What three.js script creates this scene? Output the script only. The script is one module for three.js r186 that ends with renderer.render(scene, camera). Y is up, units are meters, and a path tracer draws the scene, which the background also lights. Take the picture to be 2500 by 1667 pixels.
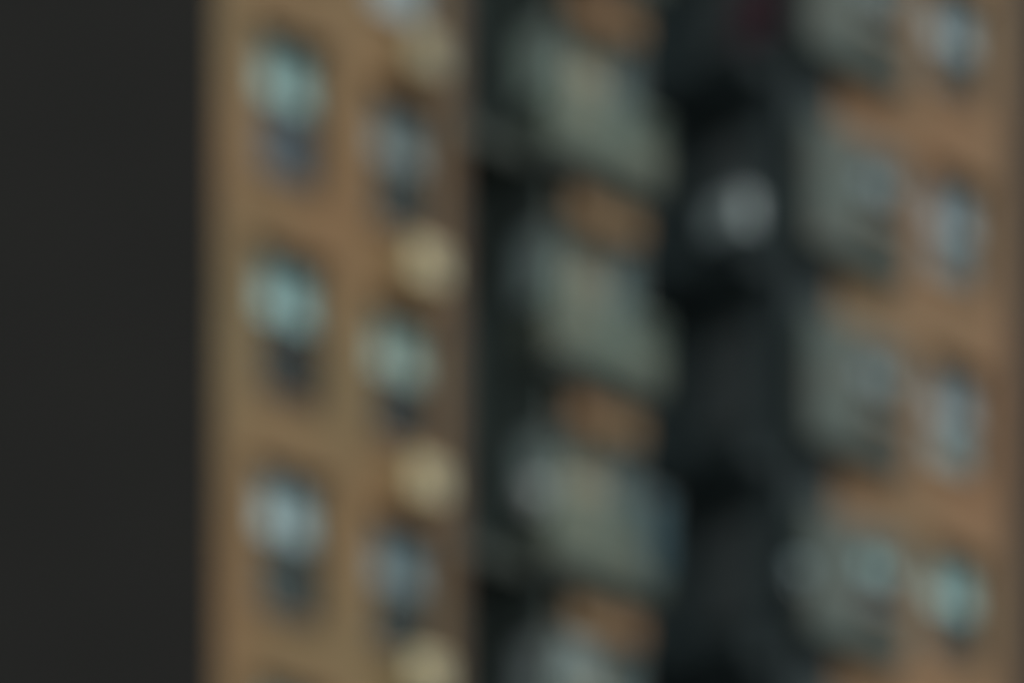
import * as THREE from 'three';
import { mergeGeometries } from 'three/addons/utils/BufferGeometryUtils.js';
import { RoundedBoxGeometry } from 'three/addons/geometries/RoundedBoxGeometry.js';

// ---------------------------------------------------------------- camera, sky, sun, exposure
const W = 1024, H = 682;
const scene = new THREE.Scene();
const camera = new THREE.PerspectiveCamera(8.966, W / H, 0.1, 2000);      // a long lens, level, with the lens shifted up
camera.position.set(0, 1.6, 0);
camera.setViewOffset(W, H, 0, -1785, W, H);
camera.focus = 3.83;                                                      // focused far in front of the tower
camera.userData.fStop = 2.8;
camera.updateProjectionMatrix();

const renderer = new THREE.WebGLRenderer({ antialias: true });
renderer.setSize(W, H);
renderer.toneMapping = THREE.LinearToneMapping;
renderer.toneMappingExposure = 0.84;
renderer.shadowMap.enabled = true;

{                                                                         // an overcast sky, paler towards the horizon
  const w = 64, h = 32, d = new Float32Array(w * h * 4);
  for (let j = 0; j < h; j++) for (let i = 0; i < w; i++) {
    const e = ((j + 0.5) / h - 0.5) * Math.PI, s = Math.sin(e), k = (j * w + i) * 4;
    const L = s > 0 ? 0.62 + 0.33 * s : 0.1;
    d[k] = L * (s > 0 ? 0.87 : 0.95); d[k + 1] = L; d[k + 2] = L * (s > 0 ? 1 : 0.9); d[k + 3] = 1;
  }
  const t = new THREE.DataTexture(d, w, h, THREE.RGBAFormat, THREE.FloatType);
  t.mapping = THREE.EquirectangularReflectionMapping; t.magFilter = THREE.LinearFilter; t.needsUpdate = true;
  scene.background = t; scene.environment = t;
}
// the facade runs along d and faces n (in plan); u, y, w = metres along it, up, and out of it
const A = 46.5 * Math.PI / 180, CORNER = [-3.89, -55.1], TURN = Math.PI / 2 - A;
const D = new THREE.Vector3(Math.sin(A), 0, -Math.cos(A)), N = new THREE.Vector3(Math.cos(A), 0, Math.sin(A));
const at = (u, y, w) => new THREE.Vector3(CORNER[0], y, CORNER[1]).addScaledVector(D, u).addScaledVector(N, w);

const sun = new THREE.DirectionalLight(new THREE.Color(1, 0.96, 0.88), 1.3);
sun.target.position.copy(at(8, 24, 0));
sun.position.copy(at(8, 24, 0)).addScaledVector(N, 50).addScaledVector(D, 6).add(new THREE.Vector3(0, 52, 0));
sun.castShadow = true; sun.shadow.radius = 30; sun.shadow.mapSize.set(2048, 2048);
Object.assign(sun.shadow.camera, { left: -40, right: 40, top: 40, bottom: -40, near: 1, far: 200 });
scene.add(sun, sun.target);

// ---------------------------------------------------------------- helpers
let seed = 7;
const rnd = () => (seed = (seed * 16807) % 2147483647) / 2147483647;
const used = {};
function numbered(n) { used[n] = (used[n] ?? -1) + 1; return used[n] ? n + '_' + String(used[n]).padStart(3, '0') : n; }
function mesh(name, geo, mat, parent, pos) {
  const m = new THREE.Mesh(Array.isArray(geo) ? mergeGeometries(geo) : geo, mat);
  m.name = name; m.castShadow = m.receiveShadow = true;
  if (pos) m.position.set(...pos);
  parent.add(m);
  return m;
}
// a box from its six limits, uv in metres
function box(x0, x1, y0, y1, z0, z1) {
  const g = new THREE.BoxGeometry(x1 - x0, y1 - y0, z1 - z0).translate((x0 + x1) / 2, (y0 + y1) / 2, (z0 + z1) / 2);
  const p = g.attributes.position, n = g.attributes.normal, uv = g.attributes.uv;
  for (let i = 0; i < p.count; i++) {
    const nx = Math.abs(n.getX(i)), ny = Math.abs(n.getY(i));
    uv.setXY(i, nx > 0.5 ? p.getZ(i) : p.getX(i), ny > 0.5 ? p.getZ(i) : p.getY(i));
  }
  return g;
}
function rbox(x0, x1, y0, y1, z0, z1, r = 0.02) {
  return new RoundedBoxGeometry(x1 - x0, y1 - y0, z1 - z0, 2, r).translate((x0 + x1) / 2, (y0 + y1) / 2, (z0 + z1) / 2);
}
// a wall with rectangular holes, back at z0 and face at z1
function holedWall(u0, u1, y0, y1, z0, z1, holes) {
  const s = new THREE.Shape([[u0, y0], [u1, y0], [u1, y1], [u0, y1]].map(p => new THREE.Vector2(...p)));
  for (const [a, b, c, e] of holes) s.holes.push(new THREE.Path([[a, c], [a, e], [b, e], [b, c]].map(p => new THREE.Vector2(...p))));
  return new THREE.ExtrudeGeometry(s, { depth: z1 - z0, bevelEnabled: false }).translate(0, 0, z0);
}
function thing(name, label, category, [u, y, w], group) {
  const o = new THREE.Group(); o.name = numbered(name); o.position.copy(at(u, y, w)); o.rotation.y = TURN;
  o.userData = { label, category }; if (group) o.userData.group = group;
  scene.add(o);
  return o;
}
// ---------------------------------------------------------------- materials
function noiseTexture(size, metres, fn) {
  const d = new Uint8Array(size * size * 4);
  for (let j = 0; j < size; j++) for (let i = 0; i < size; i++) {
    const c = fn(i / size, j / size), k = (j * size + i) * 4;
    for (let q = 0; q < 3; q++) d[k + q] = Math.max(0, Math.min(255, 255 * Math.pow(c[q], 1 / 2.2)));
    d[k + 3] = 255;
  }
  const t = new THREE.DataTexture(d, size, size); t.colorSpace = THREE.SRGBColorSpace;
  t.wrapS = t.wrapT = THREE.RepeatWrapping; t.magFilter = THREE.LinearFilter; t.repeat.set(1 / metres, 1 / metres); t.needsUpdate = true;
  return t;
}
const wave = (x, y) => 0.5 + 0.25 * Math.sin(6.2832 * (2 * x + y) + 1.3) + 0.25 * Math.sin(6.2832 * (3 * y - x) + 4.1);
function mosaic(r, g, b, spread) {                                           // small glazed tiles, 5 cm, each a little different
  const tone = []; for (let i = 0; i < 64 * 64; i++) tone.push(1 + (rnd() - 0.5) * spread);
  return noiseTexture(512, 3.2, (x, y) => {
    const a = x * 64, c = y * 64, joint = (a % 1 < 0.1 || c % 1 < 0.1) ? 0.8 : 1;
    const t = tone[Math.floor(a) + 64 * Math.floor(c)] * joint, v = wave(x, y);
    return [r * t * (0.94 + 0.12 * v), g * t * (1.05 - 0.1 * v), b * t * (1.08 - 0.16 * v)];
  });
}
function stainedMosaic(r, g, b) {                                             // the same tiles over 12.8 m, with broad weathering and rain streaks
  const n = 256, tone = []; for (let i = 0; i < n * n; i++) tone.push(1 + (rnd() - 0.5) * 0.3);
  const streak = []; for (let i = 0; i < 64; i++) streak.push(rnd());
  return noiseTexture(1024, 12.8, (x, y) => {
    const a = x * n, c = y * n, joint = (a % 1 < 0.26 || c % 1 < 0.26) ? 0.84 : 1, q = x * 64, i = Math.floor(q), f = q - i;
    const st = streak[i] * (1 - f) + streak[(i + 1) % 64] * f, v = wave(x, y), v2 = wave(y * 2 + 0.3, x * 2);
    const t = 1.04 * tone[Math.floor(a) + n * Math.floor(c)] * joint * (0.9 + 0.1 * v2 + 0.08 * (st - 0.4) * (0.4 + 0.6 * v));
    return [r * t * (0.95 + 0.1 * v2), g * t * (0.9 + 0.2 * v), b * t * (0.82 + 0.36 * v)];
  });
}
const std = (o) => new THREE.MeshStandardMaterial({ roughness: 0.8, ...o });
const rgb = (r, g, b) => new THREE.Color().setRGB(r, g, b);
const M = {
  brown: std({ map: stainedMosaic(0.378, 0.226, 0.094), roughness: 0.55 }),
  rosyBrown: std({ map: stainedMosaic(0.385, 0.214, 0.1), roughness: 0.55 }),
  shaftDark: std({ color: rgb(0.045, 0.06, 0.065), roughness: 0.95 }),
  dullBrown: std({ map: mosaic(0.4, 0.24, 0.125, 0.3), roughness: 0.6 }),
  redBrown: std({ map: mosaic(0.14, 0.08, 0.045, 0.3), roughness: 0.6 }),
  greyGreen: std({ map: mosaic(0.18, 0.213, 0.17, 0.15) }),
  greyTan: std({ map: mosaic(0.16, 0.186, 0.168, 0.15) }),
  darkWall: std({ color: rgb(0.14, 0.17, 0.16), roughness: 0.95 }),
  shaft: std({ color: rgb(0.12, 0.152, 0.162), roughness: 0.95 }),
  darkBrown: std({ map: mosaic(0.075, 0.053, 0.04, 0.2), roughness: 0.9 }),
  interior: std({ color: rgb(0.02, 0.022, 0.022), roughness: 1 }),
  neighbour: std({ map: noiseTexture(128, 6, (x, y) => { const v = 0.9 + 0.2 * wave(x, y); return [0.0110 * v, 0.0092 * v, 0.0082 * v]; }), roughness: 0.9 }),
  slab: std({ color: rgb(0.07, 0.082, 0.072) }),
  frame: std({ color: rgb(0.22, 0.23, 0.22), roughness: 0.5, metalness: 0.3 }),
  glass: new THREE.MeshPhysicalMaterial({ color: 0xffffff, transmission: 1, thickness: 0, roughness: 0.03, ior: 1.33 }),
  dullCream: std({ color: rgb(0.62, 0.53, 0.33), roughness: 0.6 }),
  cream: std({ color: rgb(0.97, 0.82, 0.5), roughness: 0.5 }),
  pale: std({ color: rgb(0.84, 0.93, 0.95), roughness: 0.6 }),
  darkGrille: std({ color: rgb(0.08, 0.08, 0.075), roughness: 0.7 }),
  rail: std({ color: rgb(0.28, 0.345, 0.29), roughness: 0.5 }),
  metal: std({ color: rgb(0.5, 0.5, 0.48), metalness: 0.4, roughness: 0.5 }),
  ground: std({ color: rgb(0.06, 0.06, 0.058), roughness: 0.95 }),
};
const blinds = {};
const cloth = (r, g, b) => blinds[[r, g, b]] ??= std({ color: rgb(r, g, b), roughness: 0.95 });

// ---------------------------------------------------------------- ground (below the frame, carries the towers)
{
  const g = mesh('ground', new THREE.CircleGeometry(600, 64).rotateX(-Math.PI / 2), M.ground, scene);
  g.userData.kind = 'structure';
}
// ---------------------------------------------------------------- the tower
const F = k => 22.29 + 2.8 * k;                 // centre of the upper panes of the left window column, storey k
const STOREYS = [-1, 0, 1, 2, 3, 4], TOP = 38;
const tower = thing('apartment_tower', 'tall brown-tiled apartment block with stacked windows and grey bays filling most of the view', 'apartment block', [0, 0, 0]);

// upper pair of panes and one lower pane in a metal frame; opening u0..u1, y0..y1, split at ym; blind colours above and below
function makeWindow(parent, u0, u1, y0, y1, ym, up, low, brow = 0.14, face = 0) {
  const w = u1 - u0, h = y1 - y0, m = ym - y0, b = 0.05, z0 = -0.2, z1 = -0.13;
  const f = mesh('window', [
    box(0, b, 0, h, z0, z1), box(w - b, w, 0, h, z0, z1), box(b, w - b, 0, b, z0, z1), box(b, w - b, h - b, h, z0, z1),
    box(b, w - b, m - 0.03, m + 0.03, z0, z1), box(w / 2 - 0.025, w / 2 + 0.025, m + 0.03, h - b, z0, z1)], M.frame, parent, [u0, y0, face]);
  mesh('pane', box(b, w / 2 - 0.025, m + 0.03, h - b, -0.168, -0.163), M.glass, f);
  mesh('pane', box(w / 2 + 0.025, w - b, m + 0.03, h - b, -0.168, -0.163), M.glass, f);
  mesh('pane', box(b, w - b, b, m - 0.03, -0.168, -0.163), M.glass, f);
  if (up) mesh('blind', box(0.01, w - 0.01, m, h - 0.01, -0.25, -0.235), cloth(...up), f);
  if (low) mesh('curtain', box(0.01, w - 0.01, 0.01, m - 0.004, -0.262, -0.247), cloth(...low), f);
  mesh('sill', box(-0.06, w + 0.06, -0.07, 0, -0.1, 0.05), M.dullBrown, f);
  if (brow) mesh('brow', box(-0.08, w + 0.08, h, h + 0.07, 0, brow), M.dullBrown, f);
  return f;
}
// storey -> [upper blind, lower curtain] of each column
const BRIGHT = [0.57, 0.9, 0.91], GREYER = [0.68, 0.9, 0.96], DIM = [0.33, 0.42, 0.44], GREEN = [0.6, 0.8, 0.73], BLUE = [0.3, 0.43, 0.49];
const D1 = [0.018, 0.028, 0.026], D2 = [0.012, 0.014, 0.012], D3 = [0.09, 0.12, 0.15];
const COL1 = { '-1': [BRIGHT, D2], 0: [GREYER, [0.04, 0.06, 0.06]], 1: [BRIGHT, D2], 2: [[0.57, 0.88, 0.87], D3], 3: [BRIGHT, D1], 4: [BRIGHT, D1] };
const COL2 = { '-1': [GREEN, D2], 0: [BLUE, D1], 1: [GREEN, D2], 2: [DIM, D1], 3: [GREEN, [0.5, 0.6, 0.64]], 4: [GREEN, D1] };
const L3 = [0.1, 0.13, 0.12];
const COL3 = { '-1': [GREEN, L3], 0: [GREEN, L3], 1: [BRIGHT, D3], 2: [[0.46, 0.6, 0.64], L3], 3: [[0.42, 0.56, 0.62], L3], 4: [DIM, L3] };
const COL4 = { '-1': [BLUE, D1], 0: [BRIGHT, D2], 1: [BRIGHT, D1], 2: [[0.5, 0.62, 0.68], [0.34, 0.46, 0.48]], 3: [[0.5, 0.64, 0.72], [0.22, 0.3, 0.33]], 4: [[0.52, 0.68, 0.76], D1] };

// left block
const h1 = k => [0.9, 2.02, F(k) - 1.24, F(k) + 0.7], h2 = k => [2.84, 3.98, F(k) - 1.28, F(k) + 0.5];
mesh('wall', holedWall(0, 4.12, 0, TOP, -0.3, 0, STOREYS.flatMap(k => [h1(k), h2(k)])), M.brown, tower);
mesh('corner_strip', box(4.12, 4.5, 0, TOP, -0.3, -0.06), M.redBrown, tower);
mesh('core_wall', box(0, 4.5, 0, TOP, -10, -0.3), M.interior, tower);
for (const k of STOREYS) {
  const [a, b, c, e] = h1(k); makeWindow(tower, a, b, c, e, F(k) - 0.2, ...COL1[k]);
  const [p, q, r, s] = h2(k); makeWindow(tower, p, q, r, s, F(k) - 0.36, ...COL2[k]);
}
// bay with balconies beside the left block
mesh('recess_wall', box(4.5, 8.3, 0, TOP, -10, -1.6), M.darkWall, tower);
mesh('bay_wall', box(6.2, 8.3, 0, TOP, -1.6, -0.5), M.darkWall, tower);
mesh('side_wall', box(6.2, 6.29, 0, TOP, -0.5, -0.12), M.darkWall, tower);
for (const k of STOREYS) {
  const y = F(k);
  mesh('lintel', box(6.65, 8.02, y - 0.04, y + 0.45, -0.5, -0.14), M.dullBrown, tower);
  const bars = [];
  const bal = mesh('balcony', box(5.95, 8.18, y + 0.53, y + 0.75, -0.5, 0.09), M.slab, tower);
  mesh('parapet', box(5.95, 8.18, y + 0.75, y + 1.22, 0, 0.1), M.greyGreen, bal);
  mesh('parapet', box(5.95, 6.05, y + 0.75, y + 1.22, -0.5, 0), M.greyGreen, bal);
  for (let b = 0; b < 20; b++) { const x = 5.98 + b * 0.115; bars.push(new THREE.BoxGeometry(0.03, 0.4, 0.03).translate(x, y + 1.43, 0.05)); }
  mesh('railing', [...bars, box(5.93, 8.2, y + 1.63, y + 1.68, 0.02, 0.08), box(5.93, 8.2, y + 1.22, y + 1.26, 0.02, 0.08)], M.rail, bal);
  const f = mesh('window', holedWall(6.3, 8.22, y + 0.8, y + 2.7, -0.5, -0.42, [[6.36, 6.84, y + 0.84, y + 2.66], [6.9, 7.58, y + 0.84, y + 2.66], [7.64, 8.16, y + 0.84, y + 2.66]]), M.frame, tower);
  [[6.36, 6.84, [0.22, 0.31, 0.27]], [6.9, 7.58, [0.42, 0.36, 0.24]], [7.64, 8.16, [0.14, 0.22, 0.22]]].forEach(([a, c, col]) => {
    mesh('pane', box(a, c, y + 0.84, y + 2.66, -0.46, -0.455), M.glass, f);
    const v = 0.8 + 0.4 * rnd();
    mesh('curtain', box(a, c, y + 0.84, y + 2.66, -0.495, -0.48), cloth(...col.map(q => +(q * v).toFixed(3))), f);
  });
  // small window in the side of the bay, looking into the recess
  const s = mesh('window', [box(6.12, 6.2, y + 1.5, y + 2.6, -0.8, -0.75), box(6.12, 6.2, y + 1.5, y + 2.6, -0.2, -0.15), box(6.12, 6.2, y + 1.5, y + 1.55, -0.75, -0.2), box(6.12, 6.2, y + 2.55, y + 2.6, -0.75, -0.2)], M.frame, tower);
  mesh('pane', box(6.15, 6.155, y + 1.55, y + 2.55, -0.75, -0.2), M.glass, s);
  mesh('blind', box(6.18, 6.195, y + 1.55, y + 2.55, -0.75, -0.2), cloth(...(k < 0 ? [0.85, 0.92, 0.94] : k === 2 ? [0.8, 0.94, 0.84] : [0.74, 0.88, 0.88])), s);
}
// dark shaft
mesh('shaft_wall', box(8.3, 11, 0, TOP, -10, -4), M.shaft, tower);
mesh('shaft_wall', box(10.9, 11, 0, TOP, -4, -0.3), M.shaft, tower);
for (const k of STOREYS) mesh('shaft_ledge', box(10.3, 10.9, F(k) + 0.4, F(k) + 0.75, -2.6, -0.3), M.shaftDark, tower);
for (const k of STOREYS) {
  const y = F(k) - 1.6;
  const f = mesh('window', holedWall(-1.75, -0.75, y, y + 1.6, 0, 0.06, [[-1.69, -1.28, y + 0.06, y + 1.54], [-1.22, -0.81, y + 0.06, y + 1.54]]).rotateY(-Math.PI / 2).translate(10.9, 0, 0).scale(1, 1, 1), M.darkGrille, tower);
  mesh('pane', box(10.865, 10.87, y + 0.06, y + 1.54, -1.69, -1.28), M.glass, f);
  mesh('pane', box(10.865, 10.87, y + 0.06, y + 1.54, -1.22, -0.81), M.glass, f);
  mesh('curtain', box(10.88, 10.89, y + 0.06, y + 1.54, -1.69, -0.81), cloth(0.22, 0.24, 0.25), f);
}
for (const k of [0, 2]) mesh('recess_ledge', box(4.5, 5.95, F(k) + 0.45, F(k) + 0.7, -1.6, -0.2), M.slab, tower);
// right block
const h4 = k => [13.95, 15.2, F(k) - 1.5, F(k) + 0.1];
mesh('wall', holedWall(11.85, 15.75, 0, TOP, -0.3, 0, STOREYS.flatMap(k => [[12.3, 12.9, F(k) - 1.35, F(k) - 0.45], h4(k)])), M.rosyBrown, tower);
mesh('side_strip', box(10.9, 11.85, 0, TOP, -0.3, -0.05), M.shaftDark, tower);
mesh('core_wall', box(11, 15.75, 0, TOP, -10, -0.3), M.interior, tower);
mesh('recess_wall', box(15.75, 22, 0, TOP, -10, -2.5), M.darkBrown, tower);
for (const k of STOREYS) {
  const y = F(k);
  const bay = mesh('bay', holedWall(10.98, 13.1, y - 1.98, y - 0.18, 0.01, 0.3, [[12.1, 12.92, y - 1.4, y - 0.38]]), M.greyTan, tower);
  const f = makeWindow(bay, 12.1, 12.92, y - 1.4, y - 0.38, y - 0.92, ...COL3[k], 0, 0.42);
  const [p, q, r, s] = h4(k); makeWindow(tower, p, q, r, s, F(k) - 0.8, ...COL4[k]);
}
// ---------------------------------------------------------------- the dark neighbour at the left
{
  const o = new THREE.Group(); o.name = numbered('dark_building'); scene.add(o);
  o.position.set(-0.0678 * 48, 0, -48); o.rotation.y = 5.2 * Math.PI / 180;
  o.userData = { label: 'plain blackish-brown building wall filling the left edge beside the brown block', category: 'building' };
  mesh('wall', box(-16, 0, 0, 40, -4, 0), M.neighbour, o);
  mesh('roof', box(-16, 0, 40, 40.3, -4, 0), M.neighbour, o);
}
// ---------------------------------------------------------------- things fixed to the facades
function airConditioner(label, p, [w, h, d], mat, turn = 0, group) {
  const t = thing('air_conditioner', label, 'air conditioner', p, group); t.rotation.y += turn;
  mesh('casing', rbox(-w / 2, w / 2, 0, h, 0, d, 0.03), mat, t);
  const x = w * 0.12, y = h / 2, z = d + 0.006;
  mesh('fan_grille', [new THREE.TorusGeometry(h * 0.32, 0.012, 8, 28).translate(x, y, z), new THREE.TorusGeometry(h * 0.18, 0.01, 8, 24).translate(x, y, z),
    new THREE.BoxGeometry(h * 0.64, 0.014, 0.012).translate(x, y, z), new THREE.BoxGeometry(0.014, h * 0.64, 0.012).translate(x, y, z)], M.metal, t);
  for (const s of [-1, 1]) mesh('bracket', box(s * w * 0.32 - 0.02, s * w * 0.32 + 0.02, -0.05, -0.002, 0, d * 0.9), M.metal, t);
  return t;
}
const which = ['topmost', 'second from the top', 'third from the top', 'lowest'];
[28.72, 25.95, 23.1, 20.55].forEach((y, i) => airConditioner('cream box near the brown wall\'s right corner, ' + which[i] + ' of four',
  [3.64, y, 0], [0.62, 0.5, 0.26], i ? M.cream : M.dullCream, 0, 'cream boxes down the brown wall'));
airConditioner('pale grey box glowing out of the dark shaft between the grey bays', [10.9, 29.1, -1.05], [0.78, 0.5, 0.3], M.pale, -Math.PI / 2);

// cloths: a folded sheet over a rod, with soft vertical waves
function hungCloth(name, label, category, p, w, h, color, turn, arm) {       // arm: from each end of the rod to what carries it
  const t = thing(name, label, category, p); t.rotation.y += turn;
  const g = new THREE.BoxGeometry(w, h, 0.025, 24, 8, 1).translate(0, -h / 2, 0), q = g.attributes.position;
  for (let i = 0; i < q.count; i++) q.setZ(i, q.getZ(i) + 0.035 * Math.sin(q.getX(i) * 17) * Math.min(1, -q.getY(i) / h + 0.15));
  g.computeVertexNormals();
  mesh('fabric', g, cloth(...color), t);
  mesh('rod', new THREE.CylinderGeometry(0.012, 0.012, w + 0.2, 10).rotateZ(Math.PI / 2).translate(0, 0.016, 0), M.metal, t);
  for (const s of [-1, 1]) {
    const a = new THREE.Vector3(s * (w / 2 + 0.06), 0.016, 0), c = new THREE.LineCurve3(a, a.clone().add(new THREE.Vector3(...arm)));
    mesh('arm', new THREE.TubeGeometry(c, 1, 0.01, 8), M.metal, t);
  }
  return t;
}
hungCloth('hanging_cloth', 'dim maroon cloth hanging high in the dark shaft at the top edge', 'cloth', [10.55, 32.5, -0.38], 0.8, 0.9, [0.13, 0.055, 0.075], -Math.PI / 2, [0, 0, -0.35]);
hungCloth('towel', 'blue towel hanging at the right end of a grey-green balcony', 'towel', [8.0, 24.3, 0.14], 0.42, 1.1, [0.085, 0.15, 0.18], 0, [0, -0.36, -0.09]);
hungCloth('hanging_cloth', 'pale grey cloth above the lowest balcony rail at the bottom edge', 'cloth', [6.45, 21.9, 0.14], 0.6, 0.7, [0.34, 0.41, 0.41], 0, [0, -0.76, -0.09]);

function globeLamp(label, p, r, color) {
  const t = thing('globe_lamp', label, 'lamp', p);
  mesh('globe', new THREE.SphereGeometry(r, 24, 16).translate(0, r + 0.06, 0), cloth(...color), t);
  mesh('base', new THREE.CylinderGeometry(r * 0.5, r * 0.6, 0.07, 16).translate(0, 0.035, 0), M.metal, t);
  return t;
}
globeLamp('small pale round lamp at the left end of a balcony rail beside the brown block', [5.76, 23.5, 0.02], 0.19, [0.6, 0.62, 0.62]);
globeLamp('faint blue-grey round lamp at the dark left edge of the lower right bay', [10.83, 23.7, 0.2], 0.15, [0.42, 0.53, 0.57]);

renderer.render(scene, camera);
